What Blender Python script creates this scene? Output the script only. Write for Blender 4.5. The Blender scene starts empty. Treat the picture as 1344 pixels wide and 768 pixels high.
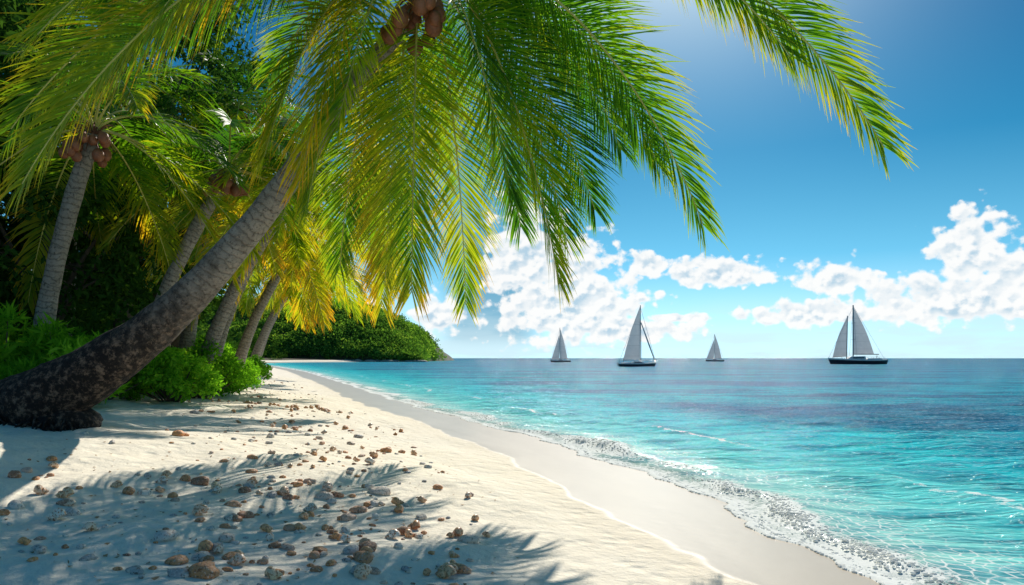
import bpy, math, random
import numpy as np
from mathutils import Vector
rng=np.random.default_rng(11); random.seed(11)
scene=bpy.context.scene
scene.view_settings.view_transform='Standard'; scene.view_settings.look='None'; scene.view_settings.exposure=0
COL=scene.collection
SUN_EL=37; SUN_AZ=13

# ------------------------------------------------------------------ helpers
def link(o,parent=None):
    COL.objects.link(o)
    if parent: o.parent=parent
    return o
def empty(name,loc=(0,0,0)):
    e=bpy.data.objects.new(name,None); e.empty_display_size=.5; e.location=loc; COL.objects.link(e); return e
def build(name,V,F,mat=None,attrs=None,smooth=True,parent=None,midx=None):
    V=np.asarray(V,dtype=np.float32)
    if isinstance(F,np.ndarray): F=[F]
    me=bpy.data.meshes.new(name)
    me.vertices.add(len(V)); me.vertices.foreach_set('co',V.ravel())
    loops=np.concatenate([f.ravel() for f in F]).astype(np.int32)
    tot=np.concatenate([np.full(len(f),f.shape[1]) for f in F]).astype(np.int32)
    st=np.concatenate([[0],np.cumsum(tot)[:-1]]).astype(np.int32)
    me.loops.add(len(loops)); me.loops.foreach_set('vertex_index',loops)
    me.polygons.add(len(tot)); me.polygons.foreach_set('loop_start',st); me.polygons.foreach_set('loop_total',tot)
    if midx is not None: me.polygons.foreach_set('material_index',np.asarray(midx,dtype=np.int32))
    me.polygons.foreach_set('use_smooth',np.full(len(tot),bool(smooth)))
    me.update(calc_edges=True); me.validate()
    if attrs:
        for k,a in attrs.items():
            at=me.attributes.new(k,'FLOAT','POINT'); at.data.foreach_set('value',np.asarray(a,dtype=np.float32))
    if mat is not None:
        for m in (mat if isinstance(mat,(list,tuple)) else [mat]): me.materials.append(m)
    o=bpy.data.objects.new(name,me); return link(o,parent)
def norm(a): return a/np.maximum(np.linalg.norm(a,axis=-1,keepdims=True),1e-9)
class Acc:
    def __init__(s): s.V=[];s.F={};s.n=0;s.A={}
    def add(s,V,F,**A):
        V=np.asarray(V,dtype=float)
        for f in (F if isinstance(F,list) else [F]):
            s.F.setdefault(f.shape[1],[]).append(f+s.n)
        s.V.append(V)
        for k,a in A.items(): s.A.setdefault(k,[]).append(np.broadcast_to(a,(len(V),)))
        s.n+=len(V)
    def out(s,name,mat,smooth=True,parent=None):
        return build(name,np.concatenate(s.V),[np.concatenate(f) for f in s.F.values()],mat,{k:np.concatenate(a) for k,a in s.A.items()},smooth,parent)
def wav(x,y,wl,seed,n=14):
    r=np.random.default_rng(seed); o=0
    for i in range(n):
        a=r.uniform(0,2*math.pi); L=wl*r.uniform(.5,1.8); p=r.uniform(0,6.28)
        o=o+np.sin((x*math.cos(a)+y*math.sin(a))*2*math.pi/L+p)
    return o/math.sqrt(n)
def gridfaces(nr,nc):
    i=np.arange(nr*nc).reshape(nr,nc)
    return np.stack([i[:-1,:-1].ravel(),i[:-1,1:].ravel(),i[1:,1:].ravel(),i[1:,:-1].ravel()],1)
def catmull(P,n):
    P=np.asarray(P,float); Q=np.vstack([2*P[0]-P[1],P,2*P[-1]-P[-2]])
    t=np.linspace(0,len(P)-1-1e-6,n); i=t.astype(int); f=(t-i)[:,None]
    a,b,c,d=Q[i],Q[i+1],Q[i+2],Q[i+3]
    return .5*((2*b)+(-a+c)*f+(2*a-5*b+4*c-d)*f*f+(-a+3*b-3*c+d)*f**3)
def tube(P,R,sides=8):
    P=np.asarray(P,float);n=len(P);R=np.broadcast_to(R,(n,))
    T=norm(np.gradient(P,axis=0)); ref=np.array([0.13,1,0.21]); 
    if abs((T[n//2]*norm(ref)).sum())>.9: ref=np.array([1,0.1,.2])
    A=norm(np.cross(T,ref)); B=np.cross(T,A)
    th=np.linspace(0,2*math.pi,sides,endpoint=False)
    V=P[:,None]+R[:,None,None]*(A[:,None]*np.cos(th)[None,:,None]+B[:,None]*np.sin(th)[None,:,None])
    i=np.arange(n*sides).reshape(n,sides); j=np.roll(i,-1,1)
    F=np.stack([i[:-1].ravel(),j[:-1].ravel(),j[1:].ravel(),i[1:].ravel()],1)
    return V.reshape(-1,3),F,th
# ------------------------------------------------------------------ node helpers
class NT:
    def __init__(s,nt): s.t=nt
    def n(s,ty,**k):
        x=s.t.nodes.new(ty)
        for a,b in k.items(): setattr(x,a,b)
        return x
    def put(s,inp,v):
        if v is None: return
        if isinstance(v,bpy.types.NodeSocket): s.t.links.new(v,inp)
        else: inp.default_value=v
    def m(s,op,a,b=None,c=None,clamp=False):
        x=s.n('ShaderNodeMath',operation=op); x.use_clamp=clamp
        s.put(x.inputs[0],a); s.put(x.inputs[1],b); s.put(x.inputs[2],c); return x.outputs[0]
    def vm(s,op,a,b=None,o=0):
        x=s.n('ShaderNodeVectorMath',operation=op); s.put(x.inputs[0],a); s.put(x.inputs[1],b); return x.outputs[o]
    def ss(s,v,a,b,lo=0.,hi=1.):
        x=s.n('ShaderNodeMapRange',interpolation_type='SMOOTHSTEP'); s.put(x.inputs[0],v)
        for i,q in zip((1,2,3,4),(a,b,lo,hi)): s.put(x.inputs[i],q)
        return x.outputs[0]
    def mix(s,f,a,b,blend='MIX'):
        x=s.n('ShaderNodeMix',data_type='RGBA',blend_type=blend); s.put(x.inputs[0],f)
        for i,v in ((6,a),(7,b)):
            if isinstance(v,tuple) and len(v)==3: v=v+(1,)
            s.put(x.inputs[i],v)
        return x.outputs[2]
    def noise(s,vec,scale,detail=4,rough=.5,dist=0.,dim='3D'):
        x=s.n('ShaderNodeTexNoise',noise_dimensions=dim); s.put(x.inputs['Vector'],vec); x.inputs['Scale'].default_value=scale
        x.inputs['Detail'].default_value=detail; x.inputs['Roughness'].default_value=rough; x.inputs['Distortion'].default_value=dist
        return x.outputs[0]
    def vor(s,vec,scale,feature='F1',dim='2D'):
        x=s.n('ShaderNodeTexVoronoi',feature=feature,voronoi_dimensions=dim); s.put(x.inputs['Vector'],vec); x.inputs['Scale'].default_value=scale
        return x.outputs['Distance']
    def ramp(s,f,stops):
        x=s.n('ShaderNodeValToRGB'); s.put(x.inputs[0],f); e=x.color_ramp.elements
        while len(e)<len(stops): e.new(.5)
        for q,(p,c) in zip(e,stops): q.position=p; q.color=c+(1,) if len(c)==3 else c
        return x.outputs[0]
    def attr(s,name):
        return s.n('ShaderNodeAttribute',attribute_name=name).outputs['Fac']
    def pos(s): return s.n('ShaderNodeNewGeometry').outputs['Position']
    def map(s,v,sc=(1,1,1),loc=(0,0,0)):
        x=s.n('ShaderNodeMapping'); s.put(x.inputs[0],v); x.inputs['Scale'].default_value=sc; x.inputs['Location'].default_value=loc; return x.outputs[0]
    def bump(s,h,st,dist,nrm=None):
        x=s.n('ShaderNodeBump'); s.put(x.inputs['Strength'],st); s.put(x.inputs['Distance'],dist); s.put(x.inputs['Height'],h)
        if nrm: s.put(x.inputs['Normal'],nrm)
        return x.outputs[0]
def newmat(name):
    m=bpy.data.materials.new(name); m.use_nodes=True; m.node_tree.nodes.clear(); t=NT(m.node_tree)
    t.out=t.n('ShaderNodeOutputMaterial'); return m,t
def pbsdf(t,col,rough=.5,nrm=None,spec=.5,metal=0.):
    p=t.n('ShaderNodeBsdfPrincipled')
    if isinstance(col,tuple): col=col+(1,) if len(col)==3 else col
    t.put(p.inputs['Base Color'],col); t.put(p.inputs['Roughness'],rough); t.put(p.inputs['Specular IOR Level'],spec); p.inputs['Metallic'].default_value=metal
    if nrm: t.put(p.inputs['Normal'],nrm)
    return p
def simple(name,col,rough=.5,ns=8,amt=.25,bump=.0,spec=.5,bs=None):
    m,t=newmat(name); p=t.n('ShaderNodeTexCoord').outputs['Object']
    n=t.noise(p,ns,4); c=t.mix(n,tuple(x*(1-amt) for x in col),tuple(min(1,x*(1+amt)) for x in col))
    nr=t.bump(t.noise(p,bs or ns*3,4),1,bump) if bump else None
    t.put(t.out.inputs[0],pbsdf(t,c,rough,nr,spec).outputs[0]); return m
def leafmat(name,stops,trans=.45,tb=2.0,rough=.55,spec=.2,ns=.5):
    m,t=newmat(name); p=t.pos()
    f=t.m('ADD',t.attr('rnd'),t.m('MULTIPLY',t.m('SUBTRACT',t.noise(p,ns,2),.5),.7))
    c=t.ramp(f,stops)
    b=t.n('ShaderNodeBsdfDiffuse'); t.put(b.inputs[0],c); tr=t.n('ShaderNodeBsdfTranslucent')
    t.put(tr.inputs[0],t.mix(1.,c,(tb,tb*.95,tb*.35),'MULTIPLY'))
    mx=t.n('ShaderNodeMixShader'); mx.inputs[0].default_value=trans
    t.put(mx.inputs[1],b.outputs[0]); t.put(mx.inputs[2],tr.outputs[0]); t.put(t.out.inputs[0],mx.outputs[0]); return m

# ------------------------------------------------------------------ shoreline and terrain
K=np.array([(-15,3.8),(2,3.6),(6.5,3.42),(7.9,3.25),(10.2,2.95),(12.9,2.37),(16.2,1.5),(21.6,-.5),(32.3,-4.6),(55,-12),(108,-30),(180,-58),(242,-83),(300,-101),(340,-98),(365,-80),(385,-60),(405,-48),(430,-46),(470,-60),(520,-150),(600,-400),(1000,-1500),(9000,-4000)],float)
_t=np.linspace(math.log(2),math.log(9500),2400); _x=np.interp(np.exp(_t)-20,K[:,0],K[:,1])
_k=np.exp(-.5*(np.arange(-60,61)/16.)**2); _k/=_k.sum(); _xs=np.convolve(np.pad(_x,60,mode='edge'),_k,mode='valid')
def XW(Y): return np.interp(np.log(np.maximum(np.asarray(Y,float)+20,2)),_t,_xs)
PD=[-6000,-60,-20,-6,-2,0,1.2,2.4,5,10,15,25,60,6000]; PZ=[-4,-3.2,-2,-.6,-.18,0,.075,.17,.42,.93,1.15,1.5,2.4,4]
def gz(X,Y):
    X=np.asarray(X,float);Y=np.asarray(Y,float); d=XW(Y)-X
    z=np.interp(d,PD,PZ); a=np.clip((d-1.8)/2,0,1)
    return z+a*(.022*wav(X,Y,2.2,3)+.012*wav(X,Y,.7,4)+.035*wav(X,Y,6,5))+np.clip((d-9)/6,0,1)*.06*wav(X,Y,4,6)
def geo(a,b,s0,g):
    o=[a]; s=s0
    while o[-1]<b: o.append(o[-1]+s); s*=g
    return np.array(o)
rowsY=np.concatenate([np.linspace(-15,1.5,12),geo(2,9000,.05,1.012)])
offs=np.concatenate([-geo(14,6000,.2,1.12)[::-1],np.arange(-13.9,1,.09),geo(1,6000,.15,1.15)])
Yg,Og=np.meshgrid(rowsY,offs,indexing='ij'); Xg=XW(Yg)+Og; Zg=gz(Xg,Yg)
WD=(XW(Yg)-Xg)-np.interp(Yg,[0,6,8,10,15,25,60,200],[1.0,1.25,1.75,2.1,2.35,2.3,2.6,4])
m,t=newmat('sand'); p=t.pos(); d=t.attr('d')
dw=t.m('ADD',t.attr('wetd'),t.m('MULTIPLY',t.m('SUBTRACT',t.noise(p,.45,3),.5),1.3))
wet=t.ss(dw,-.10,.10,1.,0.); damp=t.ss(dw,0.,1.2,1.,0.)
dry=t.mix(t.noise(p,2.2,5,.65),(.82,.72,.56),(.94,.86,.71))
dry=t.mix(t.ss(t.noise(p,140,2,.7),.60,.75),dry,(.55,.44,.31))
dry=t.mix(t.m('MULTIPLY',damp,.25),dry,(.71,.59,.43))
wc=t.mix(t.noise(t.map(p,(1,.4,1)),1.5,4),(.45,.37,.265),(.58,.48,.35))
c=t.mix(wet,dry,wc)
veg=t.ss(t.m('ADD',d,t.m('MULTIPLY',t.m('SUBTRACT',t.noise(p,.6,4,.7),.5),5)),10.4,12.4)
c=t.mix(veg,c,t.mix(t.noise(p,6,3),(.03,.035,.012),(.12,.09,.05)))
h1=t.noise(p,3.2,5,.6); h2=t.noise(p,22,3,.7)
pit=t.ss(t.vor(p,2.6),.0,.36,0.,1.)
hh=t.m('ADD',t.m('MULTIPLY',h1,.055),t.m('ADD',t.m('MULTIPLY',h2,.009),t.m('MULTIPLY',pit,.016)))
bs=pbsdf(t,c,t.m('SUBTRACT',.92,t.m('MULTIPLY',wet,.60)),t.bump(hh,t.m('SUBTRACT',1.,t.m('MULTIPLY',wet,.95)),1.),.30)
t.put(t.out.inputs[0],bs.outputs[0]); SAND=m
build('sand_beach_ground',np.stack([Xg,Yg,Zg],-1).reshape(-1,3),gridfaces(*Xg.shape),SAND,{'d':(XW(Yg)-Xg).ravel(),'wetd':WD.ravel()})

# ------------------------------------------------------------------ sea
sy=np.concatenate([np.linspace(-15,1.8,12),geo(2,30,.045,1.0065),])
sy=np.concatenate([sy,geo(sy[-1]+.35,9000,.35,1.03)])
su=np.concatenate([np.arange(0,2.2,.04),geo(2.2,8000,.06,1.03)])
Ys,Us=np.meshgrid(sy,su,indexing='ij')
def edge(Y):
    return .14+.15*np.sin(Y*.9+.6)+.10*np.sin(Y*2.1+2)+.06*np.sin(Y*4.7)+.03*np.sin(Y*11)
XE=XW(Ys)-edge(Ys); Xs=XE+Us
def crest_u(Y): return .85+.18*np.sin(Y*.55)+.12*np.sin(Y*1.4+1)+.05*np.sin(Y*3.9)
def crest_a(Y): return (.045+.02*np.sin(Y*.8+.4)+.015*np.sin(Y*2.9)+.15*np.exp(-((Y-16.2)/1.3)**2))*np.clip(1.5-Y/60,0.1,1)
def seaz(X,Y,U):
    a=np.clip(U/3,0,1); far=1/(1+(Y/90)**2)
    z=a*(.026*wav(X*.6,Y,1.6,21,18)+.042*wav(X*.5,Y,4.5,22)+.011*wav(X,Y,.55,23,18))*far
    q=U-crest_u(Y)
    z=z+crest_a(Y)*np.where(q<0,np.exp(-(q/.22)**2),np.exp(-(q/.6)**2))
    q2=U-(4.2+.4*np.sin(Y*.4)); z=z+.07*np.exp(-(q2/.6)**2)*(.6+.4*np.sin(Y*.5+2))*far
    return z+.012*np.exp(-((U-.5)/.3)**2)
Zs=seaz(Xs,Ys,Us); G=np.interp(XW(Ys)-Xs,PD,PZ)
lip=.028*np.exp(-((Us-.08)/.08)**2)*np.clip(.7+.4*wav(Xs,Ys,.25,31),.1,2)
w=np.clip(1-Us/.7,0,1); w=w*w*(3-2*w)
Zs=np.maximum(Zs*(1-w)+w*(G+.004),np.where(Us<.9,G+.004,-9))+lip
Zs[:,0]=G[:,0]-.012
m,t=newmat('sea_water'); p=t.pos(); u=t.attr('u')
f=t.m('DIVIDE',u,t.m('ADD',u,10.)); f=t.m('ADD',f,t.m('MULTIPLY',t.m('SUBTRACT',t.noise(t.map(p,(.10,.16,1)),1,2),.5),.14))
c=t.ramp(f,[(0,(.62,.74,.62)),(.07,(.42,.76,.66)),(.20,(.13,.63,.60)),(.42,(.014,.50,.55)),(.75,(.002,.35,.46)),(.95,(.001,.26,.40)),(1,(.001,.22,.36))])
patch=t.ss(t.noise(t.map(p,(.03,.10,1),(3.1,1.7,0)),1,4,.62),.46,.62)
patch=t.m('MULTIPLY',patch,t.ss(u,6.,13.))
c=t.mix(t.m('MULTIPLY',patch,.82),c,(.001,.10,.225))
b1=t.noise(t.map(p,(.55,1.7,1)),1.1,4,.65,.4,'2D'); b2=t.noise(t.map(p,(1,2.,1)),6.5,3,.6,.3,'2D'); b0=t.noise(t.map(p,(.35,1.7,1)),.26,5,.7,0.,'2D')
c=t.mix(t.m('MULTIPLY',t.ss(b1,.44,.62),.8),c,t.mix(1.,c,(.18,.46,.60),'MULTIPLY'))  # dark side of the ripples painted into the water colour
c=t.mix(t.m('MULTIPLY',t.m('MULTIPLY',t.ss(b0,.46,.60),t.ss(u,6.,20.)),.65),c,t.mix(1.,c,(.3,.48,.58),'MULTIPLY'))  # shade of the broader chop, likewise painted as darker colour
c=t.mix(t.m('MULTIPLY',t.ss(b2,.50,.70),.5),c,t.mix(.42,c,(.6,.95,.93)))  # ripple highlights painted as paler water colour
hh=t.m('ADD',t.m('MULTIPLY',b1,.25),t.m('ADD',t.m('MULTIPLY',b2,.040),t.m('MULTIPLY',b0,1.0)))
nr=t.bump(hh,t.ss(u,.3,3.,.15,.95),1.)
GN=t.n('ShaderNodeNewGeometry').outputs['Normal']
soft=t.vm('NORMALIZE',t.vm('ADD',nr,(0,0,1.0))); fsoft=t.vm('NORMALIZE',t.vm('ADD',GN,(0,0,1.3)))
df=t.n('ShaderNodeBsdfDiffuse'); t.put(df.inputs[0],c); t.put(df.inputs['Normal'],soft)
gl=t.n('ShaderNodeBsdfGlossy'); gl.inputs['Roughness'].default_value=.08; t.put(gl.inputs['Normal'],nr)
fr=t.n('ShaderNodeFresnel'); fr.inputs[0].default_value=1.33; t.put(fr.inputs['Normal'],nr)
fac=t.m('MINIMUM',t.m('MULTIPLY',fr.outputs[0],.6),.22)
wb=t.n('ShaderNodeMixShader'); t.put(wb.inputs[0],fac); t.put(wb.inputs[1],df.outputs[0]); t.put(wb.inputs[2],gl.outputs[0])
tr=t.n('ShaderNodeBsdfTransparent'); tr.inputs[0].default_value=(.90,.98,.96,1)
m2=t.n('ShaderNodeMixShader'); t.put(m2.inputs[0],t.ss(u,.05,1.3,.30,1.)); t.put(m2.inputs[1],tr.outputs[0]); t.put(m2.inputs[2],wb.outputs[0])
wn=t.noise(p,1.3,3,.7,0.,'2D'); wn2=t.noise(p,7,5,.75,0.,'2D')
ln=t.vor(t.vm('ADD',p,t.map(t.n('ShaderNodeTexNoise').outputs[1],(.3,.3,.3))),7,'DISTANCE_TO_EDGE')
lace=t.ss(t.m('ADD',ln,t.m('MULTIPLY',t.m('SUBTRACT',wn2,.5),.30)),.0,.13,1.,0.)
edgef=t.ss(t.m('ADD',u,t.m('MULTIPLY',t.m('SUBTRACT',wn2,.5),1.0)),.28,.54,1.,0.)
crest=t.ss(t.m('ADD',t.attr('crest'),t.m('MULTIPLY',t.m('SUBTRACT',wn2,.5),1.9)),.24,.64)
zone=t.m('MULTIPLY',t.ss(u,.9,3.2,1.,0.),t.ss(wn,.34,.54)); lac=t.m('MULTIPLY',lace,zone)
fo=t.m('MAXIMUM',edgef,t.m('MAXIMUM',crest,lac),clamp=True)
fb=t.n('ShaderNodeBsdfDiffuse'); t.put(fb.inputs[0],t.mix(t.noise(p,18,3,.7,0.,'2D'),(.72,.75,.71),(.98,.97,.92))); t.put(fb.inputs['Normal'],fsoft)
m3=t.n('ShaderNodeMixShader'); t.put(m3.inputs[0],t.m('MULTIPLY',fo,.95)); t.put(m3.inputs[1],m2.outputs[0]); t.put(m3.inputs[2],fb.outputs[0])
t.put(t.out.inputs[0],m3.outputs[0]); SEA=m
def crest_m(U,Y): return np.exp(-((U-crest_u(Y)+.12)/.28)**2)*(.65+.35*np.sin(Y*.8+.4)+.25*np.sin(Y*2.9)+.9*np.exp(-((Y-16.2)/1.3)**2))
cre=crest_m(Us,Ys)+.6*np.exp(-((Us-4.1-.4*np.sin(Ys*.4))/.13)**2)*(.35+.5*np.sin(Ys*.7+1))
build('sea_water',np.stack([Xs,Ys,Zs],-1).reshape(-1,3),gridfaces(*Xs.shape),SEA,{'u':Us.ravel(),'crest':cre.ravel()})

# ------------------------------------------------------------------ unit spheres
def ico(sub):
    import bmesh
    bm=bmesh.new(); bmesh.ops.create_icosphere(bm,subdivisions=sub,radius=1); bm.verts.ensure_lookup_table()
    V=np.array([v.co[:] for v in bm.verts]); F=np.array([[v.index for v in f.verts] for f in bm.faces]); bm.free(); return V,F
I1,I2,I3=ico(1),ico(2),ico(3)
A=Acc()
for i in range(13000):
    y=math.exp(rng.uniform(math.log(5.6),math.log(34)))
    r=float(np.clip(rng.lognormal(-4.8,.45),.004,.018))
    if rng.random()<.5: uu=abs(rng.normal(.03,.11))+.02; 
    else:
        uu=float(crest_u(y))-.12+rng.normal(0,.12)
        if float(crest_m(uu,y))<rng.random()*.8: continue
    n_=.5+.5*math.sin(y*7+2*math.sin(y*3.1)); 
    if rng.random()>n_+.4: continue
    x=float(XW(y)-edge(y)+uu); g=float(np.interp(XW(y)-x,PD,PZ))
    z=g+.008 if uu<.35 else float(seaz(np.array(x),np.array(y),np.array(uu)))
    z=max(z,g+.004); B=I2 if (y<12 and r>.012) else I1
    A.add(B[0]*[r*1.4,r*1.4,r*.7]+[x,y,z],B[1])
fm,t=newmat('foam'); b=t.n('ShaderNodeBsdfDiffuse'); b.inputs[0].default_value=(.95,.95,.92,1); tr=t.n('ShaderNodeBsdfTranslucent'); tr.inputs[0].default_value=(.95,.95,.92,1)
mx=t.n('ShaderNodeMixShader'); mx.inputs[0].default_value=.45; t.put(mx.inputs[1],b.outputs[0]); t.put(mx.inputs[2],tr.outputs[0]); t.put(t.out.inputs[0],mx.outputs[0])
A.out('sea_foam',fm)

# ------------------------------------------------------------------ stones, shells, debris
def place():
    y=math.exp(rng.uniform(math.log(4.9),math.log(48))) if rng.random()<.8 else rng.uniform(5,9)
    dd=rng.normal(5.3+min(1.0,(y-5)*.05),1.2) if rng.random()<.74 else rng.uniform(3.8,9.5)
    return y,dd
A=Acc(); cnt=0
while cnt<620:
    y,dd=place()
    if dd<3.5: continue
    x=float(XW(y)-dd); r=float(np.clip(rng.lognormal(-3.45,.5),.016,.10))
    B=I3 if (r>.045 and y<14) else I2
    V=B[0].copy(); s=rng.integers(1,9999)
    V=V*(1+.13*wav(V[:,0]*1.0+V[:,2],V[:,1]-V[:,2]*.7,2.2,s,6)[:,None]+.055*wav(V[:,0]+V[:,2]*.6,V[:,1]+V[:,2],.55,s+1,8)[:,None])
    V*=[1.15*rng.uniform(.8,1.35),rng.uniform(.75,1.05),rng.uniform(.5,.8)]
    a=rng.uniform(0,6.28); R=np.array([[math.cos(a),-math.sin(a),0],[math.sin(a),math.cos(a),0],[0,0,1]])
    V=V@R.T*r; A.add(V+[x,y,float(gz(x,y))+r*.25],B[1],rnd=rng.random()); cnt+=1
m,t=newmat('coral_stone'); p=t.pos(); rr=t.attr('rnd')
c=t.ramp(rr,[(0,(.86,.76,.63)),(.16,(.40,.37,.36)),(.30,(.92,.76,.60)),(.42,(.72,.33,.16)),(.62,(.86,.36,.12)),(.82,(.45,.20,.10)),(1,(.96,.84,.68))])
c=t.mix(t.ss(t.noise(p,45,4,.7),.51,.64),c,t.mix(1.,c,(.38,.28,.23),'MULTIPLY'))
c=t.mix(t.m('MULTIPLY',t.ss(t.noise(p,70,3,.6),.54,.66),.45),c,(.96,.86,.74))
t.put(t.out.inputs[0],pbsdf(t,c,.5,t.bump(t.noise(p,60,4,.7),1.,.012),.4).outputs[0])
A.out('coral_stones',m)
A=Acc()
for i in range(140):
    y,dd=place(); y=min(y,22); 
    if dd<3.5: dd=3.9
    x=float(XW(y)-dd); L=rng.uniform(.045,.10)
    tt=np.linspace(0,1,44); turns=4.2; e=np.exp(-2.6*tt); th=tt*turns*2*math.pi
    P=np.stack([.42*e*np.cos(th),.42*e*np.sin(th),1.25*(1-e)],1); V,F,_=tube(P,.46*e,10)
    V=V*L; ax=rng.uniform(0,6.28); V=np.stack([V[:,2],V[:,0],V[:,1]],1)
    R=np.array([[math.cos(ax),-math.sin(ax),0],[math.sin(ax),math.cos(ax),0],[0,0,1]])
    A.add(V@R.T+[x,y,float(gz(x,y))+L*.32],F,rnd=rng.random())
m,t=newmat('shell'); p=t.pos()
c=t.ramp(t.attr('rnd'),[(0,(.90,.62,.38)),(.5,(.85,.38,.14)),(1,(.95,.82,.66))]); c=t.mix(t.ss(t.noise(p,55,3),.5,.6),c,(.52,.22,.09))
t.put(t.out.inputs[0],pbsdf(t,c,.35).outputs[0]); A.out('seashells',m)
n=1500
y=np.exp(rng.uniform(math.log(4.8),math.log(60),n)); dd=rng.normal(6,1.7,n); k=dd>3.3; y,dd=y[k],dd[k]; x=XW(y)-dd
def leafquads(C,D,S,Lg,Wd):
    n=len(C); L=np.asarray(Lg).reshape(-1,1)*np.ones((n,1)); W=np.asarray(Wd).reshape(-1,1)*np.ones((n,1))
    N=norm(np.cross(D,S)); V=np.stack([C-D*L*.5-N*L*.06,C+S*W*.5+D*L*.02+N*W*.12,C+D*L*.5-N*L*.1,C-S*W*.5+D*L*.02+N*W*.12],1).reshape(-1,3)
    return V,np.arange(4*n).reshape(n,4)
D=norm(np.stack([rng.normal(size=len(x)),rng.normal(size=len(x)),rng.normal(size=len(x))*.12],1)); S=norm(np.cross(D,np.array([0,0,1.])+.3*rng.normal(size=(len(x),3))))
Lg=rng.uniform(.02,.06,len(x)); V,F=leafquads(np.stack([x,y,gz(x,y)+.008],1),D,S,Lg,Lg*rng.uniform(.15,.7,len(x)))
build('beach_leaf_litter',V,F,simple('litter',(.40,.24,.11),.8,3,.6))

# ------------------------------------------------------------------ palms
m,t=newmat('palm_frond'); p=t.pos()
f=t.m('ADD',t.attr('age'),t.m('ADD',t.m('MULTIPLY',t.attr('rnd'),.16),t.m('MULTIPLY',t.m('SUBTRACT',t.noise(p,.8,2),.5),.6)))
f=t.m('ADD',f,t.m('MULTIPLY',t.m('POWER',t.attr('tip'),2.2),.28))
c=t.ramp(f,[(0,(.014,.060,.010)),(.30,(.030,.115,.012)),(.50,(.085,.20,.012)),(.72,(.25,.285,.015)),(.9,(.42,.27,.02)),(1,(.44,.20,.03))])
b=pbsdf(t,c,.45,None,.25); tr=t.n('ShaderNodeBsdfTranslucent'); t.put(tr.inputs[0],t.mix(1.,c,(2.6,2.3,.7),'MULTIPLY'))
mx=t.n('ShaderNodeMixShader'); mx.inputs[0].default_value=.55; t.put(mx.inputs[1],b.outputs[0]); t.put(mx.inputs[2],tr.outputs[0]); t.put(t.out.inputs[0],mx.outputs[0]); FROND=m
RACH=simple('frond_midrib',(.50,.45,.10),.4,4,.3)
def bark(name,va,vb):
    m,t=newmat(name); v=t.attr('v'); p=t.pos()
    sw=t.m('FRACT',t.m('ADD',t.m('MULTIPLY',v,7.),t.m('MULTIPLY',t.noise(p,3,4,.6),2.2)))
    ring=t.m('MULTIPLY',t.ss(sw,.0,.22,0.,1.),t.ss(sw,.75,1.,1.,.5))
    n1=t.noise(p,3.5,5,.72); n2=t.noise(p,17,4,.72)
    g=t.mix(n1,(.17,.135,.105),(.50,.43,.36)); g=t.mix(t.ss(n2,.5,.70),g,(.09,.07,.055)); g=t.mix(t.m('MULTIPLY',t.m('SUBTRACT',1.,ring),.55),g,(.06,.045,.035))
    dk=t.mix(t.ss(t.noise(p,9,6,.8),.47,.66),(.012,.009,.008),(.20,.14,.10))
    c=t.mix(t.ss(t.m('ADD',v,t.m('MULTIPLY',t.m('SUBTRACT',n1,.5),3.2)),va,vb),dk,g) 
    hb=t.m('ADD',t.m('MULTIPLY',ring,.016),t.m('MULTIPLY',n2,.055))
    t.put(t.out.inputs[0],pbsdf(t,c,.8,t.bump(hb,1.,1.),.25).outputs[0]); return m
BARK=bark('palm_bark',3.8,6.8); BARK2=bark('palm_bark_grey',-3.,0.)
NUT=simple('coconut_husk',(.26,.085,.035),.55,12,.5,.01); FIB=simple('palm_fibre',(.20,.08,.04),.9,20,.5,.01)

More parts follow.
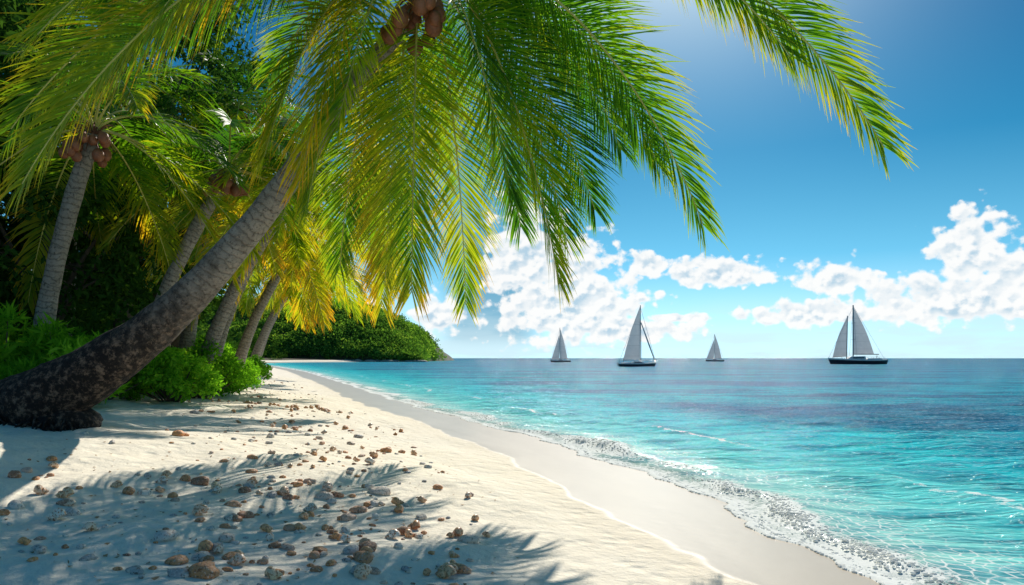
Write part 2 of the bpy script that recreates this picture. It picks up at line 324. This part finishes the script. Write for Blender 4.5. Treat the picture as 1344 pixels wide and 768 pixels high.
def frond(AL,AR,C,T,lift,roll,age,LL=.95,sp=.055,wd=.042,droop=.10,sag=.45,q0=.13):
    C=np.array(C,float);T=np.array(T,float); H=T-C; H[2]=0
    P1=C+H*.32+[0,0,lift]; P2=C+H*.82; P2[2]=T[2]+sag*(C[2]-T[2])+lift*.35
    s=np.linspace(0,1,60)[:,None]; B=(1-s)**3*C+3*(1-s)**2*s*P1+3*(1-s)*s*s*P2+s**3*T
    hd=norm(H+1e-6); ps=np.array([-hd[1],hd[0],0]); B=B+ps*(rng.normal()*.12*np.linalg.norm(H))*(s*s)*.5
    seg=np.linalg.norm(np.diff(B,axis=0),axis=1); cum=np.concatenate([[0],np.cumsum(seg)]); Lt=cum[-1]
    Vr,Fr,_=tube(B,np.interp(s[:,0],[0,.1,1],[.045,.026,.006])*(1+.15*(Lt>6)),6); AR.add(Vr,Fr)
    n=int(Lt*.88/sp); TT=norm(np.gradient(B,axis=0))
    for sd in (-1,1):
        q=np.linspace(q0,.995,n)+rng.normal(size=n)*.002; q=np.clip(q,0,1); dist=q*Lt
        b=np.stack([np.interp(dist,cum,B[:,i]) for i in range(3)],1); tg=norm(np.stack([np.interp(dist,cum,TT[:,i]) for i in range(3)],1))
        S=norm(ps-tg*(tg@ps)[:,None]); U=np.cross(tg,S); U*=np.where(U[:,2:3]<0,-1,1)
        rl=roll; S2=S*math.cos(rl)+U*math.sin(rl); U2=U*math.cos(rl)-S*math.sin(rl)
        a=np.radians(np.interp(q,[0,.5,1],[20,42,68]))+rng.normal(size=n)*.05+.05*np.sin(q*37+sd+age*40)
        d0=S2*sd*np.cos(a)[:,None]+tg*np.sin(a)[:,None]+U2*(.16+rng.normal(size=n)*.09)[:,None]; d0=norm(d0)
        L=LL*np.interp(q,[.1,.25,.45,.7,.9,1],[.5,.88,1,.86,.58,.40])*(1+rng.normal(size=n)*.07)*rng.choice([1,1,1,1,1,.75],n)
        w0=norm(tg-d0*(tg*d0).sum(1,keepdims=True)); w0=norm(w0+U2*rng.normal(size=(n,1))*.35)
        ns=4; pts=[b]; dd=d0.copy(); dr=droop*(1+.35*rng.normal(size=(n,1)))
        for k in range(ns):
            pts.append(pts[-1]+dd*(L/ns)[:,None]); dd=norm(dd+np.array([0,0,-1.])*dr*(1+k*.6)+rng.normal(size=(n,3))*.025)
        prof=[.45,1,.9,.6,.05]; V=[]
        for k in range(ns+1):
            V.append(pts[k]-w0*wd*.5*prof[k]); V.append(pts[k]+w0*wd*.5*prof[k])
        V=np.stack(V,1); nv=2*(ns+1); base=(np.arange(n)*nv)[:,None]
        F=np.concatenate([base+np.array([2*k,2*k+1,2*k+3,2*k+2]) for k in range(ns)])
        tip=np.tile(np.repeat(np.linspace(0,1,ns+1),2),n)
        AL.add(V.reshape(-1,3),F,tip=tip,rnd=np.repeat(rng.random(n),nv),age=age+np.repeat(.12*(q-.5),nv))
def trunk(name,pts,R,bark,parent,sides=26):
    P=catmull(pts,220); r=catmull(np.array(R)[:,None]*[1,0,0],220)[:,0]
    cum=np.concatenate([[0],np.cumsum(np.linalg.norm(np.diff(P,axis=0),axis=1))])
    V,F,th=tube(P,r,sides); V=V.reshape(220,sides,3)
    rad=V-P[:,None]; vv=cum[:,None]*np.ones((1,sides)); tt=np.ones((220,1))*th
    low=np.clip(1-cum/4.5,0,1)[:,None]
    k=1+.03*wav(vv,tt*.3,.9,8)+.06*low*wav(vv,np.sin(tt)*.8+np.cos(tt)*.5,.9,9)+.03*low*wav(vv,np.sin(tt)+np.cos(tt*2)*.4,.25,10)+.012*((vv*7)%1)
    V=P[:,None]+rad*k[...,None]; return build(name,V.reshape(-1,3),F,bark,{'v':vv.ravel()},True,parent)
def coconuts(C,n,parent,s=1.,drop=.65,nf=30,fwd=0.):
    A=Acc(); C0=np.array(C,float)
    for i in range(n):
        a=rng.uniform(0,6.28); rr=rng.uniform(.22,.46)*s; r=.115*s*rng.uniform(.8,1.15)
        V=I2[0]*[r,r,r*1.2]; c=C0+[rr*math.cos(a),rr*math.sin(a)-fwd,-rng.uniform(.15,drop)]
        A.add(V+c,I2[1]); st=catmull([C0+[0,0,.05],(C0+c)/2+[0,0,.1],c+[0,0,r]],8); v,f,_=tube(st,.02,5); A.add(v,f)
    A.out('coconuts',NUT,parent=parent); A=Acc()
    for i in range(nf):
        a=rng.uniform(0,6.28); l=rng.uniform(.3,.7); e=C0+[l*math.cos(a)*.8,l*math.sin(a)*.8,rng.uniform(-.5,.35)]
        P=catmull([C0+[0,0,-.1],(C0+e)/2+[0,0,.12],e],9); v,f,_=tube(P,np.linspace(.03,.006,9),5); A.add(v,f)
    A.out('crown_sheath',FIB,parent=parent)
def gen_palm(base,crown,r0,r1,nf,L,sp=.065,wd=.045,age0=.25,seedage=.35,LL=1.1,low=.82,clear=False):
    e=empty('coconut_palm'); b=np.array(base,float);c=np.array(crown,float)
    pts=[b-[0,0,.4],b+(c-b)*[.22,.2,.28],b+(c-b)*[.40,.4,.50],b+(c-b)*[.68,.7,.76],c]
    trunk('trunk',pts,[r0*1.35,r0,r0*.85,(r0+r1)/2,r1],BARK2,e,18)
    AL,AR=Acc(),Acc(); 
    for i in range(nf):
        a=i*2.39996+rng.normal()*.15; lv=i/nf
        if clear and lv>.25 and math.sin(a)<-.45: continue
        elev=np.interp(lv,[0,.5,1],[1.1,.25,-.35])+rng.normal()*.08; ln=L*rng.uniform(.88,1.08)
        reach=ln*np.interp(lv,[0,.5,1],[.55,.82,.6]); dz=ln*np.interp(lv,[0,.35,.7,1],[.25,-.25,-.6*low/.82,-low])
        T=c+[reach*math.cos(a),reach*math.sin(a),dz]
        frond(AL,AR,c+[0,0,.05],T,ln*max(.05,math.sin(elev))*.38+.15,rng.normal()*.3,age0+seedage*lv+rng.normal()*.05,LL,sp,wd,.12,q0=.2)
    AL.out('fronds',FROND,parent=e); AR.out('midribs',RACH,parent=e); coconuts(c-[0,0,.05],18,e,1.1,.6,36,.2); return e

# leaning foreground palm
e=empty('coconut_palm')
trunk('trunk',[(-9.7,12.5,.80),(-8.56,12.3,1.08),(-7.6,12,1.34),(-6.75,11.9,1.78),(-5.88,11.9,2.37),(-5.05,11.9,3.13),(-4.33,11.9,3.94),(-3.72,11.8,4.64),(-3.16,11.75,5.40),(-2.5,11.7,6.33),(-1.8,11.6,7.1),(-1.42,11.5,7.55)],
      [.50,.52,.52,.44,.345,.275,.23,.20,.175,.155,.145,.14],BARK,e,40)
A=Acc()
V=I3[0]*(1+.09*wav(I3[0][:,0]*1.3+I3[0][:,2],I3[0][:,1],.8,5,10)[:,None]); A.add(V*[.62,.42,.30]+[-7.3,11.95,.98],I3[1],v=.2)
for i in range(160):
    a=rng.uniform(-3.1,.4); s0=np.array([rng.uniform(-8.3,-6.85),rng.uniform(11.5,11.9),rng.uniform(.88,1.12)]); l=rng.uniform(.10,.32)
    en=s0+[l*math.cos(a)*.7,l*math.sin(a)*.8,0]; en[2]=float(gz(en[0],en[1]))-.04
    mid=(s0+en)/2+[0,0,.02]; v,f,_=tube(catmull([s0,mid,en],8),np.linspace(.032,.010,8),5); A.add(v,f,v=.2)
A.out('root_mass',BARK,parent=e)
C=(-1.42,11.5,7.6); AL,AR=Acc(),Acc()
spec=[((-5.7,8.6,4.0),1.6,.5,.60),((-5.2,8.0,5.4),1.6,.3,.50),((-2.75,9.6,4.35),1.1,.25,.68),((-2.1,9.6,5.0),1.2,.2,.46),
 ((-3.45,10.1,4.7),1.2,.35,.58),((-3.0,10.8,4.2),1.0,.3,.50),((-4.3,9.0,6.2),1.7,.35,.44),
 ((-1.45,10.7,2.95),.9,.1,.54),((.72,11.0,3.1),1.0,-.5,.48),((1.35,12.6,4.5),1.0,-.7,.12),((2.75,10.6,3.95),1.5,-.75,.40),((4.60,9.1,4.65),2.8,-.8,.44),
 ((3.4,9.2,6.0),2.4,-.7,.40),((-3.2,12.9,3.6),.8,.4,.42),((-.7,13.8,3.0),.9,-.2,.50),((-2.1,12.2,3.2),.7,.2,.56),((-6.1,11.2,6.2),1.4,.6,.28),
 ((.1,13.6,4.4),1.2,-.4,.25),((-.2,10.2,4.3),1.1,-.3,.32),((1.9,12.8,5.6),1.5,-.6,.16),((-6.6,9.8,5.0),1.8,.5,.44),((-5.0,9.3,6.6),1.9,.4,.36),
 ((-2.7,14.2,3.0),.9,.2,.55),((2.3,11.6,5.0),1.6,-.7,.32),((.9,12.0,3.9),1.1,-.5,.40),
 ((-4.5,14.5,7.5),2.0,.1,.3),((1.5,15.2,7.2),2.0,.1,.3),((-1.8,15.6,6.2),1.8,.1,.35),((-1.0,8.0,8.2),2.2,0,.3),((-3.5,9.0,9),2.2,0,.3)]  # upward fronds added to the crown for the shadows they cast
for T,l,r,a in spec: frond(AL,AR,C,T,l,r,a-.05,LL=1.25,sp=.031,wd=.026,droop=.085,q0=.18)
AL.out('fronds',FROND,parent=e); AR.out('midribs',RACH,parent=e); coconuts((-1.42,11.3,7.45),18,e,1.05,.7,24,.4)

def G(x,y): return (x,y,float(gz(x,y)))
gen_palm(G(-11.1,17),(-9.5,16.8,7.1),.22,.15,24,4.6,age0=.25,sp=.055,clear=True)
gen_palm(G(-10.4,20),(-7.5,19.6,6.9),.21,.14,24,4.5,age0=.2,sp=.055,low=.6,clear=True)
gen_palm(G(-9.9,22.5),(-5.8,21.5,7.4),.21,.14,22,4.6,age0=.24)
gen_palm(G(-10.9,26),(-8.4,26,6.7),.22,.14,20,4.6,age0=.24)
gen_palm(G(-12.3,32),(-9.0,31.5,7.0),.23,.14,20,4.6,age0=.25,sp=.08,wd=.06)
gen_palm(G(-15.9,44),(-12.2,44,7.6),.24,.15,20,4.6,age0=.22,sp=.09,wd=.07)
gen_palm(G(-20.5,58),(-16.8,58,8.2),.25,.15,20,4.6,age0=.20,sp=.12,wd=.1)
gen_palm(G(-14.0,23),(-12.8,22.0,10.5),.25,.16,20,4.8,age0=.15,sp=.08)
gen_palm(G(-12.6,28),(-10.2,27.5,11.2),.25,.16,22,4.8,age0=.18,sp=.08,wd=.055)

# ------------------------------------------------------------------ broadleaf vegetation
def clumps(A,cen,rad,per,ls,asp=.45,up=0.):
    cen=np.asarray(cen,float); n=len(cen)*per
    c=np.repeat(cen,per,0); r=np.repeat(np.asarray(rad),per)[:,None]
    v=norm(rng.normal(size=(n,3))); rr=r*rng.uniform(.35,1.05,(n,1)); pos=c+v*rr*[1,1,.75]
    D=norm(v*.7+rng.normal(size=(n,3))*.7+[0,0,-.25+up]); S=norm(np.cross(D,rng.normal(size=(n,3))+v*.4))
    L=ls*rng.uniform(.6,1.35,n); V,F=leafquads(pos,D,S,L,L*asp)
    A.add(V,F,rnd=np.repeat(np.clip(np.repeat(rng.random(len(cen)),per)*.55+rng.random(n)*.45,0,1),4))
JL=leafmat('jungle_leaves',[(0,(.012,.034,.009)),(.45,(.026,.075,.016)),(.8,(.055,.13,.024)),(1,(.11,.19,.04))],.35,2.0)
SL=leafmat('shrub_leaves',[(0,(.05,.15,.012)),(.4,(.10,.27,.02)),(.75,(.17,.38,.03)),(1,(.28,.48,.05))],.5,2.2)
BK=simple('tree_bark',(.09,.07,.05),.9,5,.4,.03)
def tree(x,y,h,R,nc=70,per=150,ls=.26):
    e=empty('tropical_tree'); g=float(gz(x,y)); A=Acc(); top=np.array([x+rng.normal()*.6,y,g+h*.72])
    P=catmull([(x,y,g-.4),(x+.15,y,g+h*.3),tuple(top)],20); v,f,_=tube(P,np.linspace(.36,.12,20),12); A.add(v,f)
    cen=[];rad=[]
    for i in range(nc):
        v=norm(rng.normal(size=3)); rr=rng.uniform(.45,1)**.5
        c=np.array([x,y,g+h*.62])+v*rr*[R,R,h*.40]; c[2]=max(c[2],g+.8); cen.append(c); rad.append(rng.uniform(.7,1.25))
        if i%4==0:
            s=P[rng.integers(7,19)]; v_,f_,_=tube(catmull([s,(s+c)/2+[0,0,.3],c],8),np.linspace(.1,.02,8),6); A.add(v_,f_)
    A.out('trunk_and_limbs',BK,parent=e); B=Acc(); clumps(B,cen,rad,per,ls); B.out('leaves',JL,False,e)
for a in [(-14.6,16.0,13.5,4.2,85),(-18.5,21,15,4.8,90),(-13.8,26,16,4.6,100),(-20,30,16,5,90),(-15.0,33,18,5.0,110),(-19.5,43,17,5.5,90),(-26,50,15,6),(-12.6,19.8,6.5,2.6,50),(-14.0,29.5,10,3.0)]: tree(*a)
def shrub(x,y,w,h,kind=0):
    e=empty('tropical_shrub'); g=float(gz(x,y)); A=Acc(); S=Acc(); n=int(26*w)
    cen=[];rad=[]
    for i in range(n):
        a=rng.uniform(0,6.28); q=math.sqrt(rng.random()); hh=h*(1-.65*q*q)*rng.uniform(.35,.95)
        c=[x+w*q*math.cos(a),y+w*.8*q*math.sin(a),g+hh-.08]; cen.append(c); rad.append(.30+.1*w*rng.random())
        v,f,_=tube([(x+.2*w*q*math.cos(a),y,g-.05),(x+.7*w*q*math.cos(a),y+.4*w*q*math.sin(a),g+hh*.5),c],[.025,.018,.008],5); S.add(v,f)
    if kind: clumps(A,cen,rad,95,.34,.16,.75)
    else: clumps(A,cen,rad,190,.13,.5,.2)
    S.out('stems',BK,parent=e); A.out('leaves',SL,False,e)
shrub(-10.6,15.2,1.5,2.2,1); shrub(-9.2,15.0,1.1,1.9,1); shrub(-12.4,16,1.7,2.7,1)
shrub(-9.9,17.5,1.4,2.2,0); shrub(-8.5,18.5,1.1,1.6,0); shrub(-9.4,22.2,1.4,1.8,0); shrub(-10.4,25,1.5,1.7,0); shrub(-11.2,21,1.6,2.1,0)
shrub(-11.8,28,1.6,1.9,0); shrub(-13.2,33,1.9,2.1,0); shrub(-15.2,39,2.2,2.4,0)
B=Acc(); cen=[];rad=[]
for i in range(560):
    y=rng.uniform(15,75); dd=rng.uniform(12.5,22); x=float(XW(y)-dd)-.6*(y<20); cen.append((x,y,float(gz(x,y))+rng.uniform(.2,1)*np.interp(dd,[12,16,22],[1.6,5,8]))); rad.append(rng.uniform(.7,1.3))
clumps(B,cen,rad,90,.3); B.out('undergrowth',JL,False)
B=Acc(); cen=[];rad=[]
for i in range(1200):
    y=math.exp(rng.uniform(math.log(58),math.log(400))); dd=rng.uniform(11,70); x=float(XW(min(y,330)))-dd
    hgt=np.interp(dd,[11,16,30,70],[3,7,11,17]); cen.append((x,y,float(gz(x,y))+rng.uniform(.15,1)*hgt)); rad.append(rng.uniform(1.2,2.6))
clumps(B,cen,rad,60,.75); B.out('jungle_treeline',JL,False)

# ------------------------------------------------------------------ headland
hx=np.linspace(-420,-44,150); hy=np.linspace(372,620,60); HX,HY=np.meshgrid(hx,hy,indexing='ij')
def hill(X,Y):
    pr=np.interp(X,[-420,-250,-150,-115,-91,-75,-63,-55,-50,-46],[40,40,34,31,31,26,20,13,7,-1.5])
    fr=np.clip((Y-376)/52,0,1)**.6*np.clip((640-Y)/120,0,1)**.5
    return pr*fr-.8+1.6*wav(X,Y,40,77)*fr
HZ=hill(HX,HY); HL=simple('hill_soil',(.05,.06,.025),.9,.2,.5)
build('headland_hill',np.stack([HX,HY,HZ],-1).reshape(-1,3),gridfaces(*HX.shape),HL)
HLf=leafmat('headland_leaves',[(0,(.03,.085,.025)),(.4,(.07,.18,.035)),(.75,(.16,.30,.05)),(1,(.26,.40,.08))],.4,2.,ns=.06)
B=Acc(); cen=[];rad=[]
for i in range(2100):
    x=-47-abs(rng.normal())*95 if rng.random()<.75 else rng.uniform(-180,-47); y=377+rng.random()**1.6*120; 
    if x<-330: continue
    z=float(hill(np.array(x),np.array(y))); 
    if z<-.2: continue
    r=rng.uniform(1.6,5.0); cen.append((x,y,z+r*.55)); rad.append(r)
clumps(B,cen,rad,75,1.15,.6); B.out('headland_forest',HLf,False)
A=Acc()
for i in range(170):
    x=rng.uniform(-115,-44); y=376+rng.uniform(-3,4)-(3 if x<-60 else 0); r=rng.uniform(.5,1.5); s=int(rng.integers(9999)); V=I2[0]*(1+.2*wav(I2[0][:,0]+I2[0][:,2],I2[0][:,1],1.6,s,6)[:,None])
    A.add(V*[r*1.5,r,r*.7]+[x,y,.15],I2[1])
A.out('shore_rocks',simple('rock',(.26,.24,.20),.8,1,.4))

# ------------------------------------------------------------------ sailing boats
HULL=simple('hull_paint_dark',(.018,.02,.028),.25,2,.3); WHT=simple('white_gelcoat',(.7,.7,.68),.3,3,.08); TEAK=simple('teak',(.25,.15,.08),.6,6,.3)
ALU=simple('mast_metal',(.25,.26,.28),.35,3,.1); GLS=simple('window_dark',(.02,.025,.03),.1,3,.1)
m,t=newmat('sailcloth'); p=t.n('ShaderNodeTexCoord').outputs['Object']; sx=t.n('ShaderNodeSeparateXYZ'); t.put(sx.inputs[0],p)
seam=t.ss(t.m('ABSOLUTE',t.m('SUBTRACT',t.m('FRACT',t.m('MULTIPLY',sx.outputs[2],.40)),.5)),.46,.49)
c=t.mix(t.noise(p,.6,4),(.44,.46,.48),(.64,.64,.64)); c=t.mix(t.m('MULTIPLY',seam,.35),c,(.25,.26,.28))
b=pbsdf(t,c,.7,t.bump(t.noise(p,1.2,3),.5,.1),.2); tr=t.n('ShaderNodeBsdfTranslucent'); t.put(tr.inputs[0],c); mx=t.n('ShaderNodeMixShader'); mx.inputs[0].default_value=.25
t.put(mx.inputs[1],b.outputs[0]); t.put(mx.inputs[2],tr.outputs[0]); t.put(t.out.inputs[0],mx.outputs[0]); SAIL=m
def sailboat(loc,L,H,bow=1,jib=True,rot=0.,mastx=.05,two=False):
    e=empty('sailboat',loc); e.rotation_euler=(0,0,rot); e.scale=(bow,1,1)
    n=25; xs=np.linspace(-.5,.5,n)*L; q=np.linspace(0,1,n)
    beam=L*.145*np.interp(q,[0,.1,.45,.75,.92,1],[.62,.78,1,.72,.28,.02]); sheer=L*.085+L*.035*(q-.35)**2*2.2
    secs=[]
    for i in range(n):
        b=beam[i];s=sheer[i]; x=xs[i]
        pr=[(-b,s),(-b*1.0,s*.78),(-b*.97,s*.62),(-b*.9,.1*s),(-b*.55,-.25*s),(0,-.4*s),(b*.55,-.25*s),(b*.9,.1*s),(b*.97,s*.62),(b*1.0,s*.78),(b,s)]
        secs.append([(x+(z/s)*(.05*L*max(0,q[i]-.7)*3.3)-.03*L*(1-q[i])*max(0,.3-q[i])*3*(z/s),y,z) for y,z in pr])
    V=np.array(secs).reshape(-1,3); F=gridfaces(n,11); k=np.arange(len(F))%10; mi=np.where((k==0)|(k==9),1,0)
    build('hull',V,F,[HULL,WHT],None,True,e,mi)
    dk=np.array([[s[0],((s[0][0]+s[10][0])/2,0,s[0][2]+.04*L/9),s[10]] for s in secs]).reshape(-1,3)*[1,.985,1]+[0,0,-.03]; build('deck',dk,gridfaces(n,3),TEAK,None,False,e)
    tr_=np.array(secs[0]); build('transom',tr_,np.arange(11).reshape(1,11),HULL,None,False,e)
    def prism(nm,x0,x1,w0,w1,z0,z1,mat,sl=.12):
        a=[(x0,-w0,z0),(x1,-w1,z0),(x1,w1,z0),(x0,w0,z0)]; dx=(x1-x0)*sl
        b=[(x0+dx*.3,-w0*.85,z1),(x1-dx*2,-w1*.8,z1*.97),(x1-dx*2,w1*.8,z1*.97),(x0+dx*.3,w0*.85,z1)]
        o=build(nm,np.array(a+b),np.array([[0,1,5,4],[1,2,6,5],[2,3,7,6],[3,0,4,7],[4,5,6,7]]),mat,None,False,e)
        bv=o.modifiers.new('b','BEVEL'); bv.width=.05; bv.segments=2
    sh=L*.09; prism('cabin',-.12*L,.22*L,.085*L,.06*L,sh-.05,sh+L*.055,WHT)
    for s_ in (-1,1):
        V=np.array([(-.08*L,s_*.084*L,sh+L*.018),(.12*L,s_*.068*L,sh+L*.018),(.11*L,s_*.064*L,sh+L*.036),(-.08*L,s_*.080*L,sh+L*.036)])+[0,s_*.03,0]; build('cabin_window',V,np.array([[0,1,2,3]]),GLS,None,False,e)
    prism('cockpit_coaming',-.42*L,-.14*L,.08*L,.085*L,sh-.05,sh+L*.022,WHT,.05)
    A=Acc(); mx_=mastx*L
    def rod(p,q_,r): v,f,_=tube(np.linspace(p,q_,4),r,8); A.add(v,f)
    rod((mx_,0,sh),(mx_,0,H),.11*L/10); bz=sh+.09*L; rod((mx_,0,bz),(-.40*L,0,bz-.02),.08*L/10)
    if two: rod((mx_+2.2,0,sh),(mx_+1.9,0,H*.82),.15)
    for z_ in (.42,.7): rod((mx_,-.07*L,H*z_),(mx_,.07*L,H*z_),.05)
    A.out('mast_and_boom',ALU,parent=e); A=Acc()
    for a_,b_ in [((mx_,0,H*.97),(.53*L,0,L*.12)),((mx_,0,H*.99),(-.5*L,0,L*.1)),((mx_,0,H*.96),(mx_,.135*L,sh)),((mx_,0,H*.96),(mx_,-.135*L,sh))]: rod(a_,b_,.03)
    for x_ in np.linspace(-.45,.45,9): 
        for s_ in (-1,1): yb=s_*float(np.interp(x_*L,xs,beam)); rod((x_*L,yb,sh),(x_*L,yb,sh+.75),.03)
    for s_ in (-1,1):
        ln=[(x_*L,s_*float(np.interp(x_*L,xs,beam)),sh+.75) for x_ in np.linspace(-.45,.45,9)]; v,f,_=tube(ln,.025,5); A.add(v,f)
    A.out('rigging',ALU,parent=e)
    def sail(nm,tack,head,clew,camber):
        nu,nv=14,10; a,b_,c_=map(np.array,(tack,head,clew)); V=[]
        for i in range(nu):
            f_=i/(nu-1); p0=a+(b_-a)*f_; p1=c_+(b_-c_)*f_; rch=.035*L*math.sin(math.pi*f_)
            for j in range(nv):
                g_=j/(nv-1); p_=p0+(p1-p0)*g_; V.append(p_+np.array([np.sign((c_-a)[0])*rch*g_,camber*math.sin(math.pi*g_**.8)*(1-f_)**.6,0]))
        build(nm,np.array(V),gridfaces(nu,nv),SAIL,None,True,e)
    sail('mainsail',(mx_-.12,0,bz+.15),(mx_-.12,0,H*.97),(-.32*L if two else -.37*L,.02*L,bz+.1),.05*L)
    if two: sail('foresail',(mx_+2.35,0,sh+.9),(mx_+2.05,0,H*.80),(.46*L,0,L*.12),.03*L)
    elif jib: sail('jib',(.49*L,0,L*.13),(mx_+.35,0,H*.80),(mx_+.5,-.03*L,sh+.5),-.05*L)
    else:
        A=Acc(); P=np.linspace((.51*L,0,L*.14),(mx_+.15,0,H*.72),20); v,f,_=tube(P,.11+.06*np.sin(np.linspace(0,math.pi,20)),8); A.add(v,f); A.out('furled_jib',SAIL,parent=e)
    A=Acc(); rod((-.36*L,0,sh),(-.36*L,0,sh+1.0),.07); th=np.linspace(0,2*math.pi,20); v,f,_=tube(np.stack([np.full(20,-.36*L),.4*np.cos(th),sh+1+.4*np.sin(th)],1),.03,6); A.add(v,f); A.out('wheel',ALU,parent=e)
    return e
sailboat((29.7,176,-.05),8.8,14.6,1,False,.12,.10)
sailboat((112.1,240,-.05),18.2,19.2,-1,True,.08,.08,True)
sailboat((23.0,350,-.05),9.4,16.4,-1,True,.25,.04)
sailboat((118,430,-.05),10,16,-1,True,-.2,.02)

# ------------------------------------------------------------------ sky
w=bpy.data.worlds.new('World'); scene.world=w; w.use_nodes=True; w.node_tree.nodes.clear()
try: w.cycles.sampling_method='MANUAL'; w.cycles.sample_map_resolution=512
except Exception: pass
t=NT(w.node_tree); out=t.n('ShaderNodeOutputWorld'); D=t.n('ShaderNodeTexCoord').outputs['Generated']
s=t.n('ShaderNodeSeparateXYZ'); t.put(s.inputs[0],D)
hor=t.m('SQRT',t.m('ADD',t.m('MULTIPLY',s.outputs[0],s.outputs[0]),t.m('MULTIPLY',s.outputs[1],s.outputs[1])))
az=t.m('ARCTAN2',s.outputs[0],s.outputs[1]); el=t.m('DIVIDE',s.outputs[2],t.m('MAXIMUM',hor,.001))
CL=[(.075,.066,.115,.090),(.020,.130,.065,.095),(.080,.115,.055,.060),(.16,.035,.09,.026),(-.10,.052,.036,.040),(-.19,.066,.02,.014),
(.275,.106,.085,.024),(.182,.122,.030,.022),(.25,.124,.022,.014),(.165,.078,.018,.008),(.215,.052,.05,.009),
(.415,.096,.046,.028),(.38,.052,.085,.022),(.555,.120,.042,.058),(.54,.060,.13,.038),(.62,.088,.07,.042),
(-.9,.09,.3,.05),(1.4,.1,.3,.05),(-2.2,.08,.3,.05),(2.5,.08,.4,.05)]
M=None
for a,e_,rx,ry in CL:
    dx=t.m('MULTIPLY_ADD',az,1/rx,-a/rx); dy=t.m('SUBTRACT',el,e_)
    dy=t.m('MAXIMUM',t.m('MULTIPLY',dy,1/ry),t.m('MULTIPLY',dy,-1/(ry*.6)))
    q=t.m('MULTIPLY_ADD',dx,dx,t.m('MULTIPLY',dy,dy))
    M=q if M is None else t.m('MINIMUM',M,q)
M=t.m('MAXIMUM',t.m('SUBTRACT',1.,t.m('SQRT',M)),-1.)
cv=t.n('ShaderNodeCombineXYZ'); t.put(cv.inputs[0],az); t.put(cv.inputs[1],t.m('MULTIPLY',el,1.15)); cv=cv.outputs[0]
def puff(v):
    n1=t.noise(v,33,8,.60,0.,'2D'); v1=t.vor(v,44,'SMOOTH_F1'); v2=t.vor(v,105,'SMOOTH_F1')
    return t.m('ADD',t.m('ADD',t.m('MULTIPLY',t.m('SUBTRACT',n1,.5),1.8),t.m('MULTIPLY',t.m('SUBTRACT',.35,v1),1.2)),t.m('MULTIPLY',t.m('SUBTRACT',.4,v2),.55))
p0=puff(cv); p1=puff(t.vm('ADD',cv,(-.003,.007,0)))
d0=t.m('ADD',t.m('MULTIPLY_ADD',M,1.5,.05),p0)
al=t.m('MULTIPLY',t.ss(d0,-.04,.42),t.ss(el,0.,.02,0.,.97))
shd=t.ss(t.m('SUBTRACT',p1,p0),-.25,.50,0.,1.)
core=t.ss(d0,.2,1.2)
ccol=t.mix(t.m('MULTIPLY',shd,t.m('MULTIPLY_ADD',core,.75,.15)),(1.0,1.0,.99),(.42,.62,.77))
bank=t.m('MULTIPLY',t.ss(el,.0,.095,1.,0.),t.ss(t.noise(t.map(cv,(4,22,1)),1,5,.6,0.,'2D'),.36,.62,.25,.85))
rx=t.m('MULTIPLY',t.m('MULTIPLY',t.ss(t.m('ADD',az,t.m('MULTIPLY',t.m('SUBTRACT',t.noise(cv,18,4,.5,0.,'2D'),.5),.03)),-.11,-.06),t.ss(az,.0,.06,1.,0.)),t.ss(t.m('ADD',el,t.m('MULTIPLY',t.m('SUBTRACT',t.noise(cv,14,4,.5,0.,'2D'),.5),.10)),.15,.22,1.,0.)); rx=t.m('MULTIPLY',rx,t.ss(el,.008,.03))
sk=t.n('ShaderNodeTexSky'); sk.sky_type='NISHITA'; sk.sun_disc=False; sk.sun_elevation=math.radians(SUN_EL); sk.sun_rotation=math.radians(SUN_AZ)
sk.air_density=1.0; sk.dust_density=.5; sk.ozone_density=2.0
bw=t.n('ShaderNodeRGBToBW'); t.put(bw.inputs[0],sk.outputs[0])
tint=t.ramp(s.outputs[2],[(0,(.50,.80,.90)),(.05,(.36,.68,.83)),(.13,(.13,.46,.70)),(.26,(.024,.25,.50)),(.42,(.004,.12,.34)),(1,(.045,.16,.34))])
lum=t.m('MINIMUM',t.m('MULTIPLY_ADD',bw.outputs[0],.08,.60),1.6)
cx=t.n('ShaderNodeCombineXYZ'); [t.put(cx.inputs[i],lum) for i in range(3)]
skyc=t.vm('MULTIPLY',tint,cx.outputs[0])
a_,b_=math.radians(SUN_AZ),math.radians(SUN_EL); SD=(math.sin(a_)*math.cos(b_),math.cos(a_)*math.cos(b_),math.sin(b_))
dt=t.m('MAXIMUM',t.vm('DOT_PRODUCT',D,SD,1),0.)
skyc=t.mix(t.m('MINIMUM',t.m('MULTIPLY',t.m('POWER',dt,24.),.6),.6),skyc,(.42,.80,1.0))
skyc=t.mix(t.m('MULTIPLY',t.m('POWER',dt,55.),.9),skyc,(1.2,1.28,1.25))
skyc=t.mix(t.m('MULTIPLY',rx,.85),skyc,(.14,.38,.56)); skyc=t.mix(bank,skyc,(.66,.86,.94))
ba=t.n('ShaderNodeBackground'); t.put(ba.inputs[0],t.mix(al,skyc,ccol)); ba.inputs[1].default_value=1.
t.put(out.inputs[0],ba.outputs[0])

sun=bpy.data.lights.new('sun','SUN'); sun.energy=5.0; sun.angle=math.radians(.5); sun.color=(1,.94,.84)
so=bpy.data.objects.new('sun',sun); COL.objects.link(so)
so.rotation_euler=Vector(SD).to_track_quat('Z','Y').to_euler()

cam=bpy.data.cameras.new('camera'); co=bpy.data.objects.new('camera',cam); COL.objects.link(co); scene.camera=co
co.location=(0,0,2.0); co.rotation_euler=(math.radians(90),0,0); cam.lens=26; cam.sensor_width=36; cam.shift_y=86/1344; cam.clip_start=.1; cam.clip_end=20000
